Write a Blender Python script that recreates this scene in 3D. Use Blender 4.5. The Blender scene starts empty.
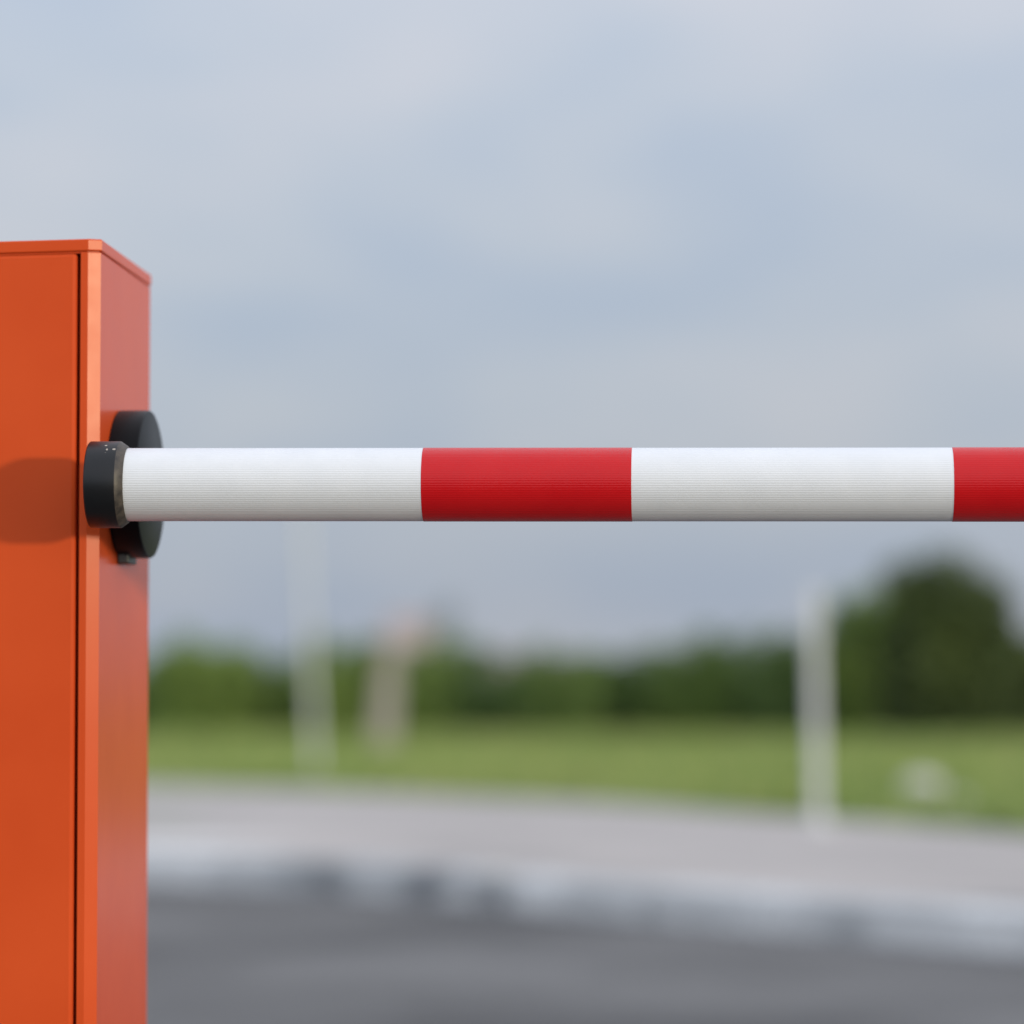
import bpy, bmesh, math, random
import numpy as np
from mathutils import Vector, Matrix

random.seed(7); rng = np.random.default_rng(11)
S = bpy.context.scene
COL = S.collection

# ------------------------------------------------------------------ camera
F = 85 / 24 * 1024                      # focal length in pixels
CAM_Z = 0.75
YAW = math.atan(0.0582 * math.cos(0.049))
PITCH = math.atan(0.0491)
cy, sy, cp, sp = math.cos(YAW), math.sin(YAW), math.cos(PITCH), math.sin(PITCH)
FW = Vector((-sy * cp, cy * cp, sp)); RT = Vector((cy, sy, 0)); UP = Vector((sy * sp, -cy * sp, cp))
ORG = Vector((0, 0, CAM_Z))

def ray(px, py):
    return FW + RT * ((px - 512) / F) + UP * ((512 - py) / F)
def at_y(px, py, Y):
    d = ray(px, py); return ORG + d * (Y / d.y)
def at_z(px, py, z):
    d = ray(px, py); return ORG + d * ((z - CAM_Z) / d.z)

cam_d = bpy.data.cameras.new('camera'); cam = bpy.data.objects.new('camera', cam_d); COL.objects.link(cam)
cam.location = ORG; cam.rotation_euler = (math.pi / 2 + PITCH, 0, YAW)
cam_d.sensor_width = 24; cam_d.lens = 85; cam_d.clip_end = 6000; cam_d.clip_start = 0.05
cam_d.dof.use_dof = True; cam_d.dof.focus_distance = 3.69; cam_d.dof.aperture_fstop = 1.55
S.camera = cam

# ------------------------------------------------------------------ helpers
def tag(o, label=None, cat=None, group=None, kind=None):
    if label: o['label'] = label
    if cat: o['category'] = cat
    if group: o['group'] = group
    if kind: o['kind'] = kind
    return o

def empty(name, loc):
    o = bpy.data.objects.new(name, None); o.location = loc; o.empty_display_size = .2; COL.objects.link(o); return o

def link_mesh(name, me, mats, parent=None, smooth=False):
    o = bpy.data.objects.new(name, me)
    for m in (mats if isinstance(mats, (list, tuple)) else [mats]): me.materials.append(m)
    COL.objects.link(o)
    if parent is not None:
        o.parent = parent
        base = Vector((0, 0, 0)); p = parent
        while p is not None: base += p.location; p = p.parent
        o.location = -base              # meshes are written in world metres
    if smooth:
        for p in me.polygons: p.use_smooth = True
    return o

def bm_obj(name, bm, mats, parent=None, smooth=False):
    bmesh.ops.recalc_face_normals(bm, faces=bm.faces)
    me = bpy.data.meshes.new(name); bm.to_mesh(me); bm.free()
    return link_mesh(name, me, mats, parent, smooth)

def prism(bm, poly, z0, z1):
    lo = [bm.verts.new((x, y, z0)) for x, y in poly]; hi = [bm.verts.new((x, y, z1)) for x, y in poly]
    n = len(poly)
    bm.faces.new(lo[::-1]); bm.faces.new(hi)
    for i in range(n):
        bm.faces.new((lo[i], lo[(i + 1) % n], hi[(i + 1) % n], hi[i]))

def bevel_sharp(bm, w, seg=2, min_ang=50, only=None):
    bm.normal_update()
    es = [e for e in bm.edges if len(e.link_faces) == 2 and math.degrees(e.calc_face_angle(0)) > min_ang and (only is None or only(e))]
    bmesh.ops.bevel(bm, geom=es, offset=w, segments=seg, profile=.5, affect='EDGES', clamp_overlap=True)

def lathe_x(bm, prof, cyz, n=96, close_l=True, close_r=True, mod=None):
    """revolve (x, r) profile about an axis parallel to X through (y, z)"""
    rings = []
    for x, r in prof:
        ring = []
        for i in range(n):
            a = 2 * math.pi * i / n
            rr = r - (mod(i) if mod else 0)
            ring.append(bm.verts.new((x, cyz[0] + rr * math.cos(a), cyz[1] + rr * math.sin(a))))
        rings.append(ring)
    for k in range(len(rings) - 1):
        for i in range(n):
            bm.faces.new((rings[k][i], rings[k][(i + 1) % n], rings[k + 1][(i + 1) % n], rings[k + 1][i]))
    if close_l: bm.faces.new(rings[0][::-1])
    if close_r: bm.faces.new(rings[-1])

def tube(bm, pts, radii, n=16):
    rings = []
    for k, (p, r) in enumerate(zip(pts, radii)):
        p = Vector(p)
        d = (Vector(pts[min(k + 1, len(pts) - 1)]) - Vector(pts[max(k - 1, 0)])).normalized()
        a = d.orthogonal().normalized(); b = d.cross(a)
        rings.append([bm.verts.new(p + a * (r * math.cos(2 * math.pi * i / n)) + b * (r * math.sin(2 * math.pi * i / n))) for i in range(n)])
    for k in range(len(rings) - 1):
        for i in range(n):
            bm.faces.new((rings[k][i], rings[k][(i + 1) % n], rings[k + 1][(i + 1) % n], rings[k + 1][i]))
    bm.faces.new(rings[0][::-1]); bm.faces.new(rings[-1])

def box(bm, x0, x1, y0, y1, z0, z1):
    prism(bm, [(x0, y0), (x1, y0), (x1, y1), (x0, y1)], z0, z1)

# ------------------------------------------------------------------ materials
class NT:
    def __init__(s, name):
        s.m = bpy.data.materials.new(name); s.m.use_nodes = True
        s.t = s.m.node_tree; s.b = s.t.nodes['Principled BSDF']
    def n(s, typ, **kw):
        x = s.t.nodes.new(typ)
        for k, v in kw.items():
            if k.startswith('i_'):
                x.inputs[k[2:].replace('_', ' ')].default_value = v
            else: setattr(x, k, v)
        return x
    def l(s, a, b): s.t.links.new(a, b)
    def coord(s): return s.n('ShaderNodeTexCoord').outputs['Object']
    def noise(s, scale, detail=4, vec=None, rough=.55):
        x = s.n('ShaderNodeTexNoise'); x.inputs['Scale'].default_value = scale; x.inputs['Detail'].default_value = detail
        x.inputs['Roughness'].default_value = rough
        s.l(vec if vec is not None else s.coord(), x.inputs['Vector']); return x.outputs['Fac']
    def ramp(s, fac, stops):
        r = s.n('ShaderNodeValToRGB'); e = r.color_ramp.elements
        while len(e) < len(stops): e.new(.5)
        for el, (p, c) in zip(e, stops):
            el.position = p; el.color = (*c, 1) if len(c) == 3 else c
        s.l(fac, r.inputs['Fac']); return r.outputs['Color']
    def mix(s, fac, a, b, mode='MIX'):
        x = s.n('ShaderNodeMix', data_type='RGBA', blend_type=mode)
        for sock, v in ((x.inputs[0], fac), (x.inputs[6], a), (x.inputs[7], b)):
            if hasattr(v, 'is_linked'): s.l(v, sock)
            elif isinstance(v, (int, float)): sock.default_value = v
            else: sock.default_value = (*v, 1)
        return x.outputs[2]
    def bump(s, h, strength, dist):
        b = s.n('ShaderNodeBump'); b.inputs['Strength'].default_value = strength; b.inputs['Distance'].default_value = dist
        s.l(h, b.inputs['Height']); s.l(b.outputs['Normal'], s.b.inputs['Normal'])
    def set(s, **kw):
        for k, v in kw.items():
            k = k.replace('_', ' ')
            sock = s.b.inputs[k]
            if hasattr(v, 'is_linked'): s.l(v, sock)
            elif isinstance(v, tuple) and len(v) == 3: sock.default_value = (*v, 1)
            else: sock.default_value = v
        return s.m

def mat_orange():
    t = NT('orange_powder_coat')
    fine = t.noise(900, 2); big = t.noise(5, 3)
    c = t.mix(t.ramp(big, [(.35, (0, 0, 0)), (.65, (1, 1, 1))]), (.585, .072, .016), (.625, .082, .019))
    r = t.n('ShaderNodeMapRange'); t.l(t.noise(40, 4), r.inputs['Value'])
    r.inputs['To Min'].default_value = .20; r.inputs['To Max'].default_value = .25
    t.bump(fine, .045, .0003)
    return t.set(Base_Color=c, Roughness=r.outputs[0], IOR=1.165)

def mat_black(chips=(), spec=.35, rough=.34):
    t = NT('black_plastic' if not chips else 'worn_black_plastic')
    base = t.mix(t.noise(60, 4), (.004, .0045, .0055), (.007, .0075, .009))
    if chips:
        co = t.coord()
        for p, r in chips:
            off = t.n('ShaderNodeVectorMath', operation='DISTANCE'); off.inputs[1].default_value = p
            t.l(co, off.inputs[0])
            wob = t.n('ShaderNodeMath', operation='MULTIPLY_ADD'); t.l(t.noise(450, 5, co), wob.inputs[0]); wob.inputs[1].default_value = r * 2.2
            t.l(off.outputs['Value'], wob.inputs[2])
            lt = t.n('ShaderNodeMath', operation='LESS_THAN'); t.l(wob.outputs[0], lt.inputs[0]); lt.inputs[1].default_value = r * 2.35
            base = t.mix(lt.outputs[0], base, (.34, .30, .26))
    t.bump(t.noise(1500, 2), .12, .0002)
    return t.set(Base_Color=base, Roughness=rough, Specular_IOR_Level=spec)

def mat_simple(name, c0, c1, scale, rough, bump=None, metal=0.0, spec=.5):
    t = NT(name)
    c = t.mix(t.ramp(t.noise(scale, 6), [(.3, (0, 0, 0)), (.7, (1, 1, 1))]), c0, c1)
    if bump: t.bump(t.noise(bump[0], 4), bump[1], bump[2])
    return t.set(Base_Color=c, Roughness=rough, Metallic=metal, Specular_IOR_Level=spec)

def mat_leaf(name, c0, c1, c2, patch=1.2):
    t = NT(name)
    g = t.n('ShaderNodeNewGeometry')
    c = t.ramp(g.outputs['Random Per Island'], [(0, c0), (.5, c1), (1, c2)])
    c = t.mix(t.ramp(t.noise(patch, 3), [(.38, (0, 0, 0)), (.62, (.75, .75, .75))]), c, c0)
    return t.set(Base_Color=c, Roughness=.6, Specular_IOR_Level=.3)

ORANGE = mat_orange(); BLACK = mat_black((), .07, .36)
WHITE_TUBE = mat_simple('white_coated_aluminium', (.655, .68, .715), (.69, .712, .745), 30, .38)
RED_TAPE = mat_simple('red_reflective_tape', (.50, .004, .007), (.53, .006, .008), 25, .17, spec=.3)
STEEL = mat_simple('dark_steel', (.05, .06, .065), (.09, .10, .105), 80, .45, metal=.5)
GALV = mat_simple('galvanised_steel', (.50, .52, .53), (.62, .63, .64), 12, .5, metal=.0)
CONC_POST = mat_simple('weathered_concrete', (.30, .27, .24), (.42, .39, .35), 6, .85, (60, .4, .004))
SIGN_BACK = mat_simple('faded_sign_metal', (.40, .33, .36), (.46, .39, .42), 8, .5)
BARK = mat_simple('bark', (.06, .05, .035), (.12, .09, .06), 9, .9, (30, .6, .01))
STONE = mat_simple('pale_stone', (.45, .45, .43), (.55, .55, .53), 9, .8, (30, .5, .01))

# ------------------------------------------------------------------ the barrier
YA = 3.70                                # the arm's axis
YF = 3.775                               # cabinet front
XR = at_y(100, 480, YF + .009).x         # cabinet right face
Z_TOP = at_y(100, 239.2, YF + .006).z
Y_BACK = None
d = ray(150.3, 480); Y_BACK = XR / (d.x / d.y)
XC = at_y(86.8, 480, YF).x               # chamfer's front edge
XD1 = at_y(79.2, 480, YF).x; XD0 = at_y(75.6, 480, YF).x
WID = .36; XL = XR - WID
barrier = tag(empty('boom_barrier', (XR - WID / 2, (YF + Y_BACK) / 2, 0)),
              'orange boom barrier cabinet holding a red and white striped horizontal arm', 'barrier')

def slope(bm, zmin=1.0):
    for v in bm.verts:
        if v.co.z > zmin: v.co.z += .022 * (v.co.x - XR)

LID_H = .0128
cA = XR - XC; cB = cA * math.tan(math.radians(29.6))                   # chamfer legs
body_top = Z_TOP - LID_H - .0010
bm = bmesh.new()
REC = .022
prism(bm, [(XL, YF), (XL + (XR - XD1), YF), (XL + (XR - XD1), YF + REC), (XD1, YF + REC), (XD1, YF), (XC, YF), (XR, YF + cB), (XR, Y_BACK - .008), (XR - .008, Y_BACK), (XL, Y_BACK)], 0, body_top)
bevel_sharp(bm, .0009, 2, 70)
slope(bm); cabinet = bm_obj('cabinet', bm, ORANGE, barrier)
bm = bmesh.new()
box(bm, XL + (XR - XD0), XD0, YF, YF + .018, .06, body_top - .0006)
bevel_sharp(bm, .0042, 2); slope(bm)
door = bm_obj('door_panel', bm, ORANGE, barrier)
bm = bmesh.new()   # a key lock low down on the door
lx = XL + .075
N = 24
ring = [(lx + .011 * math.cos(2 * math.pi * i / N), .78 + .011 * math.sin(2 * math.pi * i / N)) for i in range(N)]
lo = [bm.verts.new((x, YF - .004, z)) for x, z in ring]; hi = [bm.verts.new((x, YF + .002, z)) for x, z in ring]
bm.faces.new(lo); bm.faces.new(hi[::-1])
for i in range(N): bm.faces.new((lo[i], lo[(i + 1) % N], hi[(i + 1) % N], hi[i]))
bm_obj('lock', bm, STEEL, door)
# lid: a hair proud, standing on a recessed neck
e = .0012
def lidpoly(e):
    return [(XL - e, YF - e), (XC + e * .4, YF - e), (XR + e, YF + cB - e * .4), (XR + e, Y_BACK - .008), (XR - .008, Y_BACK + e), (XL - e, Y_BACK + e)]
bm = bmesh.new(); prism(bm, lidpoly(e), Z_TOP - LID_H, Z_TOP); bevel_sharp(bm, .0016, 3, 70); slope(bm)
lid = bm_obj('lid', bm, ORANGE, barrier)
bm = bmesh.new(); prism(bm, lidpoly(-.002), body_top - .001, Z_TOP - LID_H + .001); slope(bm)
bm_obj('neck', bm, ORANGE, lid)

# hub disc on the right face
ZA = at_y(512, 484.6, YA).z
d = ray(121.5, 484); YH = XR / (d.x / d.y)
R_HUB = (559.2 - 410.0) / 2 * YH / F
ZH = (at_y(121, 410, YH).z + at_y(121, 559.2, YH).z) / 2
T_HUB = 30.5 * YH / F
bm = bmesh.new()
lathe_x(bm, [(XR + .0002, R_HUB - .001), (XR + .001, R_HUB), (XR + T_HUB - .003, R_HUB), (XR + T_HUB - .0009, R_HUB - .0009), (XR + T_HUB, R_HUB - .003)], (YH, ZH), 128)
for v in bm.verts: v.co.y = YH + (v.co.y - YH) * 1.25
hub = bm_obj('hub_disc', bm, BLACK, barrier, True)
bm = bmesh.new()
bz = ZH - R_HUB
prism(bm, [(XR + .0003, YH - .028), (XR + .013, YH - .026), (XR + .013, YH + .026), (XR + .0003, YH + .028)], bz - .0065, bz + .012); bevel_sharp(bm, .002, 2)
bm_obj('stop_plate', bm, STEEL, hub)
bm = bmesh.new()
xb = XR + T_HUB
box(bm, xb + .0002, xb + .028, YA + .022, YH + .035, ZH - .022, ZH + .022); bevel_sharp(bm, .003, 2)
bm_obj('arm_bracket', bm, STEEL, barrier)

# the arm
R_ARM = (521.6 - 447.9) / 2 * YA / F
R_CAP = (528.6 - 441.0) / 2 * YA / F
XE = lambda px: at_y(px, 484, YA).x
DROOP = -.0031
def droop(o_bm):
    for v in o_bm.verts: v.co.z += DROOP * (v.co.x - XE(512))
RIDGES = 96
def ridge(i):
    return (0, .00007, .00024, .00007)[i % 4]
X_END = XE(128) + 3.1
bm = bmesh.new()
lathe_x(bm, [(XE(112), R_ARM), (X_END, R_ARM)], (YA, ZA), RIDGES * 4, mod=ridge); droop(bm)
arm = bm_obj('barrier_arm', bm, WHITE_TUBE, barrier, True)
bands = [(XE(423.8), XE(632.2)), (XE(951.9), XE(951.9) + .214)]
for k in range(1, 4):
    bands.append((bands[1][0] + .543 * k, bands[1][0] + .543 * k + .214))
for x0, x1 in bands:
    bm = bmesh.new()
    lathe_x(bm, [(x0, R_ARM + .00005), (x0, R_ARM + .0003), (x1, R_ARM + .0003), (x1, R_ARM + .00005)], (YA, ZA), RIDGES * 4, False, False, mod=ridge); droop(bm)
    tag(bm_obj('red_band', bm, RED_TAPE, arm), 'red reflective band on the white arm' if x0 < 0 else None)
c0, c1, c2 = XE(90.4), XE(121.5), XE(128.6)
def cap_pt(px, py):                      # a point on the cap's camera side
    dz = at_y(px, py, YA - R_CAP * .7).z - ZA
    y = YA - math.sqrt(max(R_CAP ** 2 - dz ** 2, 1e-6)); p = at_y(px, py, y)
    return (p.x, p.y, p.z)
CAPBLACK = mat_black(((cap_pt(106, 446), .0011), (cap_pt(107, 450), .0012), (cap_pt(105.5, 453), .0009), (cap_pt(114, 450), .0013),
                      (cap_pt(122, 515), .001), (cap_pt(127, 447), .0012), (cap_pt(118.5, 482), .0011), (cap_pt(121, 478), .0009), (cap_pt(125, 521), .0013)))
bm = bmesh.new()
lathe_x(bm, [(c0, R_CAP - .0012), (c0 + .0012, R_CAP), (c1 - .0006, R_CAP), (c1 + .0006, R_CAP - .0006), (c2 - .0008, R_ARM + .0022), (c2, R_ARM + .0006), (c2 - .003, R_ARM - .002)], (YA, ZA), 128, True, False); droop(bm)
WORN = mat_simple('rubbed_plastic_edge', (.018, .015, .013), (.075, .060, .047), 120, .5)
bm.normal_update()
for f in bm.faces:
    if c1 - .0002 < f.calc_center_median().x < c2 and len(f.verts) == 4: f.material_index = 1
cap = bm_obj('end_cap', bm, [CAPBLACK, WORN], arm, True)

def auto_smooth(o, ang=35):
    me = o.data; bm = bmesh.new(); bm.from_mesh(me)
    for f in bm.faces: f.smooth = True
    for e in bm.edges:
        if len(e.link_faces) == 2: e.smooth = e.calc_face_angle(0) < math.radians(ang)
    bm.to_mesh(me); bm.free()
for o in (cabinet, door, lid): auto_smooth(o, 14)
for o in (hub, cap): auto_smooth(o, 30)
for o in [arm] + [c for c in arm.children if c.name.startswith('red_band')]: auto_smooth(o, 62)

# ------------------------------------------------------------------ ground, road, kerb, pavement, field
Z_PAV, Z_FIELD = .12, .10
def sheet(name, pts, z, mat):
    bm = bmesh.new(); bm.faces.new([bm.verts.new((x, y, z)) for x, y in pts])
    return tag(bm_obj(name, bm, mat), kind='structure')

def mat_asphalt():
    t = NT('asphalt'); co = t.coord()
    big = t.noise(.7, 5, co); fine = t.noise(90, 4, co)
    c = t.mix(t.ramp(big, [(.38, (0, 0, 0)), (.62, (1, 1, 1))]), (.058, .057, .056), (.145, .142, .138))
    c = t.mix(t.ramp(fine, [(.4, (0, 0, 0)), (.7, (.5, .5, .5))]), c, (.22, .22, .22))
    t.bump(fine, .6, .006)
    return t.set(Base_Color=c, Roughness=.85, Specular_IOR_Level=.3)
def mat_pave(name, a, b, scale):
    t = NT(name); co = t.coord()
    c = t.mix(t.ramp(t.noise(scale, 6, co), [(.35, (0, 0, 0)), (.65, (1, 1, 1))]), a, b)
    for px, py, r, col in ((180, 842, .42, (.80, .79, .76)), (218, 856, .30, (.76, .76, .73)), (300, 862, .16, (.70, .70, .68)), (158, 806, .35, (.20, .25, .15)), (172, 822, .22, (.23, .27, .19)), (980, 905, .35, (.26, .255, .25))):
        p = at_z(px, py, Z_PAV)
        off = t.n('ShaderNodeVectorMath', operation='DISTANCE'); off.inputs[1].default_value = p; t.l(co, off.inputs[0])
        wob = t.n('ShaderNodeMath', operation='MULTIPLY_ADD'); t.l(t.noise(3, 4, co), wob.inputs[0]); wob.inputs[1].default_value = r * 1.5; t.l(off.outputs['Value'], wob.inputs[2])
        c = t.mix(t.ramp(wob.outputs[0], [(r * 1.0, (1, 1, 1)), (r * 1.9, (0, 0, 0))]), c, col)
    c = t.mix(t.ramp(t.noise(45, 4, co), [(.45, (0, 0, 0)), (.75, (.4, .4, .4))]), c, (.3, .29, .28))
    t.bump(t.noise(60, 4, co), .4, .004)
    return t.set(Base_Color=c, Roughness=.85, Specular_IOR_Level=.3)
def mat_kerb():
    t = NT('kerb_concrete'); co = t.coord()
    c = t.mix(t.ramp(t.noise(1.1, 4, co), [(.38, (0, 0, 0)), (.58, (1, 1, 1))]), (.34, .355, .36), (.68, .69, .68))
    for px, py, r in ((300, 882, .20), (322, 876, .15), (376, 890, .16), (440, 888, .17), (462, 896, .25), (516, 893, .15), (536, 904, .2), (660, 912, .12), (720, 924, .14), (880, 938, .12)):
        p = at_z(px, py, .05)
        off = t.n('ShaderNodeVectorMath', operation='DISTANCE'); off.inputs[1].default_value = p; t.l(co, off.inputs[0])
        wob = t.n('ShaderNodeMath', operation='MULTIPLY_ADD'); t.l(t.noise(7, 4, co), wob.inputs[0]); wob.inputs[1].default_value = r * 1.3; t.l(off.outputs['Value'], wob.inputs[2])
        f = t.ramp(wob.outputs[0], [(r * .9, (1, 1, 1)), (r * 1.6, (0, 0, 0))])
        c = t.mix(f, c, (.17, .18, .19))
    c = t.mix(t.ramp(t.noise(30, 5, co), [(.4, (0, 0, 0)), (.8, (.5, .5, .5))]), c, (.2, .2, .19))
    t.bump(t.noise(50, 4, co), .5, .004)
    return t.set(Base_Color=c, Roughness=.85, Specular_IOR_Level=.3)
def mat_field():
    t = NT('grass_ground'); co = t.coord()
    c = t.ramp(t.noise(.13, 5, co), [(.36, (.11, .20, .045)), (.5, (.24, .275, .08)), (.64, (.36, .32, .13))])
    c = t.mix(t.ramp(t.noise(7, 4, co), [(.35, (0, 0, 0)), (.7, (.4, .4, .4))]), c, (.11, .15, .035))
    t.bump(t.noise(14, 5, co), .8, .05)
    return t.set(Base_Color=c, Roughness=.95, Specular_IOR_Level=.1)

FIELD = mat_field()
sheet('ground', [(-2500, -2500), (2500, -2500), (2500, 2500), (-2500, 2500)], -.03, FIELD)
kerb_px = [(150, 884), (380, 898), (600, 919), (820, 939), (1024, 957)]
kerb = [at_z(x, y, 0).xy for x, y in kerb_px]
ext = lambda a, b, s: a + (a - b).normalized() * s
kerb = [ext(kerb[0], kerb[2], 60)] + kerb + [ext(kerb[-1], kerb[-3], 60)]
edge_px = [(150, 784), (400, 793), (600, 802), (800, 816), (1024, 833)]
edge = [at_z(x, y, Z_PAV).xy for x, y in edge_px]
edge = [ext(edge[0], edge[2], 60)] + edge + [ext(edge[-1], edge[-3], 60)]
sheet('road', [(-80, -60), (80, -60)] + [tuple(p) for p in kerb[::-1]], 0, mat_asphalt())

def strip(name, A, B, z, mat, skirt=None):
    """surface between two polylines A (near) and B (far)"""
    bm = bmesh.new()
    a = [bm.verts.new((p.x, p.y, z)) for p in A]; b = [bm.verts.new((p.x, p.y, z)) for p in B]
    for i in range(len(A) - 1): bm.faces.new((a[i], a[i + 1], b[i + 1], b[i]))
    if skirt is not None:
        g = [bm.verts.new((p.x, p.y, skirt)) for p in A]
        for i in range(len(A) - 1): bm.faces.new((g[i], g[i + 1], a[i + 1], a[i]))
    return tag(bm_obj(name, bm, mat), kind='structure')

# kerb: stones about a metre long with open joints, bevelled front edge
bm = bmesh.new()
cum = [0]
for a, b in zip(kerb, kerb[1:]): cum.append(cum[-1] + (b - a).length)
def along(s):
    for i in range(len(kerb) - 1):
        if s <= cum[i + 1] or i == len(kerb) - 2:
            t = (kerb[i + 1] - kerb[i]).normalized(); return kerb[i] + t * (s - cum[i]), t
s = 40.0
while s < cum[-1] - 40:
    (p, t), (q, _) = along(s + .006), along(s + .994)
    t = (q - p).normalized(); nrm = Vector((-t.y, t.x))
    if nrm.y < 0: nrm = -nrm
    dz = random.uniform(-.006, .006); dn = random.uniform(-.008, .008)
    prof = [(0 + dn, -.02), (.012 + dn, .105 + dz), (.035 + dn, .124 + dz), (.15, .124 + dz), (.15, -.02)]
    L = [bm.verts.new((*(p + nrm * o), z)) for o, z in prof]; R_ = [bm.verts.new((*(q + nrm * o), z)) for o, z in prof]
    bm.faces.new(L); bm.faces.new(R_[::-1])
    for i in range(5): bm.faces.new((L[i], L[(i + 1) % 5], R_[(i + 1) % 5], R_[i]))
    s += 1.0
tag(bm_obj('kerb', bm, mat_kerb()), kind='structure')
nr = [Vector((0, .14))] * len(kerb)
strip('pavement', [k + n for k, n in zip(kerb, nr)], edge, Z_PAV, mat_pave('paving', (.335, .31, .29), (.48, .44, .41), .8), -.02)
far = [Vector((p.x * 30 if i in (0, len(edge) - 1) else p.x * 60, 2200)) for i, p in enumerate(edge)]
far[0].x = -2400; far[-1].x = 2400
edge2 = list(edge); edge2[0] = ext(edge[0], edge[1], 400); edge2[-1] = ext(edge[-1], edge[-2], 60)
xs = np.linspace(-2400, 2400, len(edge))
strip('field', edge2, [Vector((x, 2300)) for x in xs], Z_FIELD, FIELD, -.02)

# grass blades over the part of the field one can see
def edge_y(x):
    for a, b in zip(edge, edge[1:]):
        if a.x <= x <= b.x: return a.y + (b.y - a.y) * (x - a.x) / (b.x - a.x)
    return 30
def blades():
    V = []; n = 0
    K = 70000
    Y = 16 + 40 * rng.random(K) ** 1.6; X = (rng.random(K) - .66) * (Y * .34 + 2)
    ey = np.array([edge_y(x) for x in X]); keep = Y > ey + .03
    X, Y = X[keep], Y[keep]; n = len(X)
    h = rng.uniform(.04, .13, n); w = rng.uniform(.006, .016, n) * (1 + Y / 30)
    a = rng.uniform(0, math.pi, n); lx, ly = rng.normal(0, .35, n) * h, rng.normal(0, .35, n) * h
    P = np.zeros((n, 3, 3))
    P[:, 0] = np.stack([X - np.cos(a) * w, Y - np.sin(a) * w, np.full(n, Z_FIELD)], 1)
    P[:, 1] = np.stack([X + np.cos(a) * w, Y + np.sin(a) * w, np.full(n, Z_FIELD)], 1)
    P[:, 2] = np.stack([X + lx, Y + ly, Z_FIELD + h], 1)
    return P
def mesh_from(P, name):
    n, k = P.shape[:2]
    me = bpy.data.meshes.new(name)
    me.vertices.add(n * k); me.vertices.foreach_set('co', P.reshape(-1))
    me.loops.add(n * k); me.loops.foreach_set('vertex_index', np.arange(n * k, dtype=np.int32))
    me.polygons.add(n); me.polygons.foreach_set('loop_start', np.arange(0, n * k, k, dtype=np.int32))
    me.polygons.foreach_set('loop_total', np.full(n, k, dtype=np.int32))
    me.update(calc_edges=True); me.validate(); return me
GRASS = mat_leaf('grass_blades', (.16, .25, .06), (.29, .355, .115), (.41, .41, .18), .35)
tag(link_mesh('grass', mesh_from(blades(), 'grass'), GRASS), 'pale yellowish green grass covering the field behind the pavement', 'grass', kind='stuff')

# ------------------------------------------------------------------ trees and bushes
LEAF = {
    'olive': mat_leaf('olive_leaves', (.11, .18, .04), (.19, .285, .062), (.27, .36, .095)),
    'green': mat_leaf('green_leaves', (.085, .15, .042), (.15, .235, .062), (.215, .305, .085)),
    'dark': mat_leaf('dark_leaves', (.045, .07, .022), (.09, .128, .036), (.145, .185, .052)),
    'haze_blue': mat_leaf('haze_tinted_leaves', (.14, .18, .20), (.20, .24, .27), (.26, .30, .33)),  # distance haze put into the far tree's leaf colour
}
def crown_leaves(c, rx, ry, rz, n, size, clumps=14, shell=.35):
    """leaf quads in clumps spread through an ellipsoid"""
    u = rng.normal(size=(clumps, 3)); u /= np.linalg.norm(u, axis=1)[:, None]
    rad = rng.uniform(shell, .82, clumps)[:, None]
    cc = u * rad; cs = rng.uniform(.24, .42, clumps)
    k = rng.integers(0, clumps, n)
    o = rng.normal(size=(n, 3)); o /= np.linalg.norm(o, axis=1)[:, None]
    p = cc[k] + o * (cs[k] * rng.random(n) ** .45)[:, None]
    core = rng.random(n) < .25
    q = rng.normal(size=(n, 3)); q /= np.linalg.norm(q, axis=1)[:, None]
    p[core] = (q * (rng.random(n) ** .5 * .75)[:, None])[core]
    if shell > .5: p[:, :2] *= (1 + .45 * np.clip(np.abs(p[:, 2:3]), 0, 1) ** 2)      # fuller shoulders
    p = p * np.array([rx * 1.12, ry * 1.1, rz * 1.12]) + np.array(c)
    low = rng.random(n) < .22                     # skirts that hang to the ground
    p[low, 2] = Z_FIELD + .03 + rng.random(low.sum()) * rz * .9
    p[:, 2] = np.maximum(p[:, 2], Z_FIELD + .02 + rng.random(n) * .25)
    t1 = rng.normal(size=(n, 3)); t1 /= np.linalg.norm(t1, axis=1)[:, None]
    t2 = np.cross(t1, rng.normal(size=(n, 3))); t2 /= np.linalg.norm(t2, axis=1)[:, None]
    s = rng.uniform(.6, 1.3, n)[:, None] * size
    return np.stack([p - t1 * s, p + t2 * s * .5, p + t1 * s, p - t2 * s * .5], 1)

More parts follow.
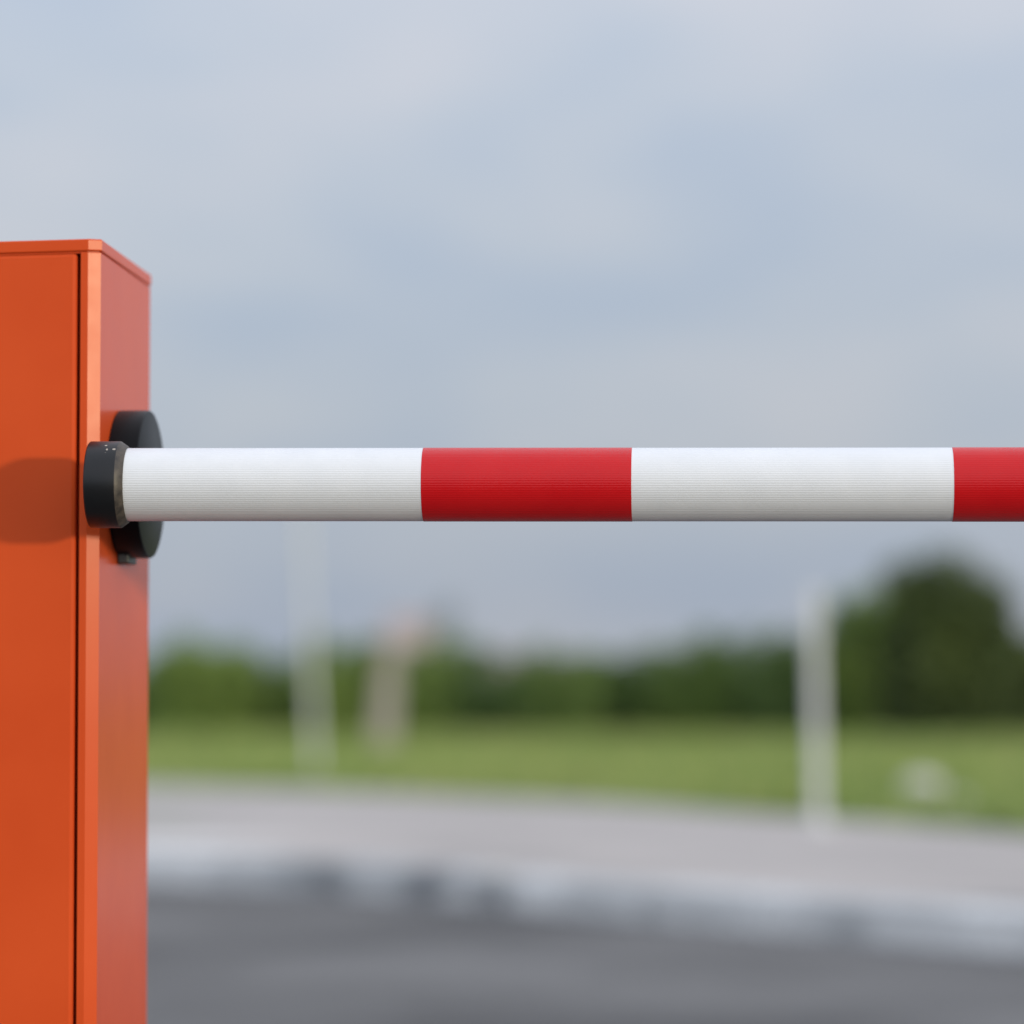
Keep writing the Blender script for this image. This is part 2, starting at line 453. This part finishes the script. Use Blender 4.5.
def plant(name, label, cat, px, top, wpx, Y, kind, n, group=None, leaf=.09, trunk=.35, base_clear=0.0, clumps=14, rnd=.58, shell=.35):
    """a bush or tree: px = centre, top = pixel row of the crown's top, wpx = crown width in pixels at distance Y"""
    Y *= .88 if Y < 100 else 1
    c = at_y(px, top, Y); X = c.x; H = c.z - Z_FIELD; w = wpx * Y / F / 2
    root = tag(empty(name, (X, Y, Z_FIELD)), label, cat, group)
    zb = Z_FIELD + H * base_clear
    rz = (Z_FIELD + H - zb) * rnd; cz = Z_FIELD + H - rz
    P = crown_leaves((X, Y, cz), w, w * .8, rz, n, leaf, clumps, shell)
    link_mesh('crown', mesh_from(P, 'crown'), LEAF[kind], root)
    bm = bmesh.new(); r = .03 + .022 * H
    tube(bm, [(X, Y, Z_FIELD - .05), (X + .02, Y, Z_FIELD + H * .3), (X - .03, Y + .02, Z_FIELD + H * .6), (X, Y, Z_FIELD + H * .85)], [r, r * .8, r * .5, r * .2], 8)
    for k in range(5):
        a = random.uniform(0, 6.28); z = Z_FIELD + H * random.uniform(.2, .5)
        tube(bm, [(X, Y, z), (X + math.cos(a) * w * .35, Y + math.sin(a) * w * .3, z + H * .14), (X + math.cos(a) * w * .65, Y + math.sin(a) * w * .5, z + H * .3)], [r * .5, r * .35, r * .12], 6)
    bm_obj('trunk', bm, BARK, root)
    return root

row = [  # px, top, width, distance, kind
    (142, 648, 84, 59, 'green'), (186, 624, 80, 57, 'olive'), (232, 632, 84, 58, 'olive'), (284, 642, 78, 59, 'green'),
    (334, 636, 74, 58, 'olive'), (372, 628, 74, 60, 'green'), (420, 620, 82, 58, 'olive'), (468, 638, 74, 59, 'green'),
    (514, 656, 74, 58, 'green'), (558, 643, 74, 57, 'green'), (604, 640, 78, 59, 'olive'), (650, 634, 76, 58, 'green'),
    (694, 632, 74, 57, 'olive'), (738, 623, 78, 59, 'green'), (784, 616, 84, 57, 'green')]
words = {'olive': 'low sunlit olive bush in the hedge row beyond the grass field',
         'green': 'low mid green bush in the hedge row beyond the grass field'}
special = {142: 'green bush at the left end of the hedge row, nearest the orange cabinet',
           186: 'round topped bright olive bush between the cabinet and the left pole',
           420: 'taller olive bush just right of the concrete sign post',
           514: 'lowest bush in the row, below the distant pale house',
           784: 'taller green bush at the right end of the row, just left of the right pole'}
for px, top, w, Y, kind in row:
    plant('bush', special.get(px, words[kind]), 'bush', px, top, w * 1.3, Y, kind, 5200, 'bushes in the hedge row', leaf=.05)
for px, top, w, kind in ((215, 648, 150, 'green'), (330, 652, 150, 'green'), (452, 655, 150, 'green'), (566, 660, 150, 'green'), (682, 650, 150, 'green'), (790, 644, 150, 'green')):
    plant('bush', 'broad green bush behind the front row of the hedge', 'bush', px, top, w, 61.5, kind, 4500, 'broad bushes behind the hedge row', leaf=.055)
for px, top, w, Y in ((836, 645, 110, 59), (898, 604, 104, 58), (985, 625, 110, 59), (1050, 630, 110, 60)):
    plant('bush', 'broad green bush low between the trees at the right end of the field', 'bush', px, top, w, Y, 'green', 4200, 'broad bushes under the trees at the right', leaf=.055)
plant('tree', 'light green bushy tree between the right pole and the tallest dark tree', 'tree', 858, 592, 100, 57, 'olive', 9000, leaf=.06, clumps=26, rnd=.5, shell=.55)
plant('tree', 'tallest tree, dense and dark green, at the right end of the field', 'tree', 946, 566, 138, 54, 'dark', 22000, leaf=.065, clumps=44, rnd=.47, shell=.62)
plant('tree', 'dark tree at the right picture edge, lower than the tallest tree beside it', 'tree', 1036, 622, 110, 56, 'dark', 9000, leaf=.06, clumps=24, rnd=.5, shell=.5)
plant('tree', 'faint hazy bluish far tree rising behind the hedge right of the sign', 'tree', 440, 592, 56, 190, 'haze_blue', 900, leaf=.16, clumps=12)

# ------------------------------------------------------------------ poles, sign, stones, house
def pole(px, py, z, top_dx, label, top=488):
    b = at_z(px, py, z); Y = b.y
    t = at_y(px + top_dx, top, Y)
    root = tag(empty('pole', b), label, 'pole', 'metal poles beside the pavement')
    bm = bmesh.new(); tube(bm, [b + Vector((0, 0, -.05)), b.lerp(t, .5), t], [.030, .029, .028], 20)
    bm_obj('shaft', bm, GALV, root, False)
    bm = bmesh.new(); tube(bm, [t + Vector((0, 0, -.002)), t + Vector((0, 0, .02)), t + Vector((0, 0, .032))], [.031, .031, .016], 20)
    bm_obj('pole_cap', bm, GALV, root)
    bm = bmesh.new(); tube(bm, [b, b + Vector((0, 0, .015)), b + Vector((0, 0, .03))], [.06, .06, .04], 20)
    bm_obj('base_flange', bm, GALV, root)
pole(316, 776, Z_FIELD, -14, 'pale galvanised pole at the grass edge, left one, leaning slightly left')
pole(819, 828, Z_PAV, -6, 'pale galvanised pole on the pavement edge, right one, in front of the trees', 596)

b = at_z(383, 750, Z_FIELD)
root = tag(empty('sign_post', b), 'tapered grey concrete post with a small pinkish sign plate', 'sign')
t = at_y(391, 640, b.y)
bm = bmesh.new()
w0, w1 = .13, .09
lo = [bm.verts.new((b.x + sx * w0, b.y + sy_ * w0, b.z - .05)) for sx, sy_ in ((-1, -1), (1, -1), (1, 1), (-1, 1))]
hi = [bm.verts.new((t.x + sx * w1, t.y + sy_ * w1, t.z)) for sx, sy_ in ((-1, -1), (1, -1), (1, 1), (-1, 1))]
bm.faces.new(lo[::-1]); bm.faces.new(hi)
for i in range(4): bm.faces.new((lo[i], lo[(i + 1) % 4], hi[(i + 1) % 4], hi[i]))
bevel_sharp(bm, .012, 2); bm_obj('post', bm, CONC_POST, root)
bm = bmesh.new(); c = at_y(408, 632, b.y)
box(bm, c.x - .23, c.x + .24, b.y - w1 - .035, b.y - w1 - .01, c.z - .18, c.z + .18); bevel_sharp(bm, .006, 2)
bm_obj('sign_plate', bm, SIGN_BACK, root)

def stone(px, py, r, label):
    b = at_z(px, py, Z_FIELD)
    bm = bmesh.new(); bmesh.ops.create_icosphere(bm, subdivisions=3, radius=1)
    ph = [random.uniform(0, 6) for _ in range(3)]
    for v in bm.verts:
        k = 1 + .10 * math.sin(3 * v.co.x + ph[0]) + .09 * math.sin(4 * v.co.y + ph[1]) + .07 * math.sin(5 * v.co.z + ph[2])
        v.co = Vector((v.co.x * r * 1.1 * k, v.co.y * r * k, v.co.z * r * .8 * k)) + b + Vector((0, 0, r * .55))
    me_o = bm_obj('stone', bm, STONE, None, True); tag(me_o, label, 'stone')
    cxy = Vector((b.x, b.y, Z_FIELD)); me_o.data.transform(Matrix.Translation(-cxy)); me_o.location = cxy
stone(921, 803, .12, 'larger pale whitish stone in the grass right of the right pole')
stone(958, 812, .07, 'smaller pale stone in the grass, farthest right')

WALLP = mat_simple('pinkish_render', (.50, .42, .38), (.56, .47, .43), 2, .9)
ROOFM = mat_simple('grey_pink_tiles', (.30, .22, .20), (.40, .30, .27), 5, .85)
GLASS = mat_simple('window_glass', (.05, .06, .07), (.08, .09, .10), 3, .1)
Yh = 260; c = at_y(532, 676, Yh); hx, ew = c.x, 2.6
root = tag(empty('house', (hx, Yh, Z_FIELD)), 'small pale pinkish house far away behind the hedge', 'house')
eave = at_y(532, 668, Yh).z; ridge_z = at_y(532, 652, Yh).z
bm = bmesh.new(); box(bm, hx - ew, hx + ew, Yh, Yh + 6, Z_FIELD, eave); bm_obj('wall', bm, WALLP, root)
bm = bmesh.new()
A = [bm.verts.new(p) for p in ((hx - ew - .3, Yh - .4, eave), (hx + ew + .3, Yh - .4, eave), (hx + ew + .3, Yh + 6.4, eave), (hx - ew - .3, Yh + 6.4, eave), (hx - ew - .3, Yh + 3, ridge_z), (hx + ew + .3, Yh + 3, ridge_z))]
for f in ((0, 1, 5, 4), (2, 3, 4, 5), (1, 2, 5), (3, 0, 4), (3, 2, 1, 0)): bm.faces.new([A[i] for i in f])
bm_obj('roof', bm, ROOFM, root)
for k in (-1, 1):
    bm = bmesh.new(); box(bm, hx + k * 1.2 - .45, hx + k * 1.2 + .45, Yh - .05, Yh - .004, eave - 1.7, eave - .5); bm_obj('window', bm, GLASS, root)

# ------------------------------------------------------------------ light
sun_dir = Vector((.745, -.65, .108)).normalized()
sd = bpy.data.lights.new('sun', 'SUN'); so = bpy.data.objects.new('sun', sd); COL.objects.link(so)
sd.energy = 1.75; sd.angle = math.radians(3.4); sd.color = (1, .87, .57)
so.rotation_euler = sun_dir.to_track_quat('Z', 'Y').to_euler(); so.location = (8, -5, 6)

w = bpy.data.worlds.new('World'); S.world = w; w.use_nodes = True
T = w.node_tree; T.nodes.clear()
N_ = lambda t, **k: (lambda x: ([setattr(x, a, b) for a, b in k.items()], x)[1])(T.nodes.new(t))
L_ = T.links.new
def M_(op, a, b=None, c=None):
    x = N_('ShaderNodeMath', operation=op)
    for i, v in enumerate((a, b, c)):
        if v is None: continue
        if hasattr(v, 'is_linked'): L_(v, x.inputs[i])
        else: x.inputs[i].default_value = v
    return x.outputs[0]
def R_(fac, stops):
    r = N_('ShaderNodeValToRGB'); e = r.color_ramp.elements
    while len(e) < len(stops): e.new(.5)
    for el, (p, c) in zip(e, stops): el.position = p; el.color = (*c, 1)
    L_(fac, r.inputs['Fac']); return r.outputs['Color']
sky = N_('ShaderNodeTexSky', sky_type='NISHITA', sun_disc=False)
sky.sun_elevation = math.asin(sun_dir.z); sky.sun_rotation = math.atan2(sun_dir.x, sun_dir.y)
bg1 = N_('ShaderNodeBackground'); bg1.inputs['Strength'].default_value = .12; L_(sky.outputs[0], bg1.inputs['Color'])
tc = N_('ShaderNodeTexCoord'); sep = N_('ShaderNodeSeparateXYZ'); L_(tc.outputs['Generated'], sep.inputs[0])
X, Y, Z = sep.outputs
mp = N_('ShaderNodeMapping'); L_(tc.outputs['Generated'], mp.inputs['Vector'])
mp.inputs['Scale'].default_value = (1, 1, 2.6); mp.inputs['Rotation'].default_value = (0, math.radians(14), 0); mp.inputs['Location'].default_value = (7.7, 2.2, 5.3)
def noise(scale, det, rough=.5, dist=0.0):
    n = N_('ShaderNodeTexNoise'); n.inputs['Scale'].default_value = scale; n.inputs['Detail'].default_value = det
    n.inputs['Roughness'].default_value = rough; n.inputs['Distortion'].default_value = dist
    L_(mp.outputs[0], n.inputs['Vector']); return n.outputs['Fac']
n1 = noise(8, 2, .45, .4); n2 = noise(20, 3, .5)
dens = M_('ADD', M_('MULTIPLY', n1, .72), M_('MULTIPLY', n2, .28))
up0 = M_('MINIMUM', M_('MAXIMUM', Z, 0), .35)
dens = M_('ADD', dens, M_('MULTIPLY', M_('SUBTRACT', up0, .115), .75))
cloud = R_(dens, [(.32, (.44, .525, .675)), (.50, (.53, .588, .695)), (.68, (.605, .632, .715))])
# an overcast dome is brighter overhead and darkest low down
up = M_('MAXIMUM', Z, 0)
sdv = N_('ShaderNodeVectorMath', operation='DOT_PRODUCT'); L_(tc.outputs['Generated'], sdv.inputs[0]); sdv.inputs[1].default_value = sun_dir
toward = M_('POWER', M_('MAXIMUM', sdv.outputs['Value'], 0), 1.5)
gain = M_('ADD', M_('ADD', M_('ADD', .80, M_('MULTIPLY', up, 1.55)), M_('MULTIPLY', M_('MAXIMUM', M_('MULTIPLY', Y, -1), 0), .55)), M_('MULTIPLY', toward, .45))
gain = M_('MINIMUM', gain, 2.2)
bg2 = N_('ShaderNodeBackground'); L_(cloud, bg2.inputs['Color']); L_(gain, bg2.inputs['Strength'])
mixs = N_('ShaderNodeMixShader'); mixs.inputs[0].default_value = .88
L_(bg1.outputs[0], mixs.inputs[1]); L_(bg2.outputs[0], mixs.inputs[2])
out = N_('ShaderNodeOutputWorld'); L_(mixs.outputs[0], out.inputs[0])

# ------------------------------------------------------------------ render settings
vs = S.view_settings; vs.view_transform = 'Standard'; vs.look = 'None'; vs.gamma = 1; vs.exposure = 0
S.render.engine = 'CYCLES'; S.cycles.use_denoising = True; S.cycles.max_bounces = 8
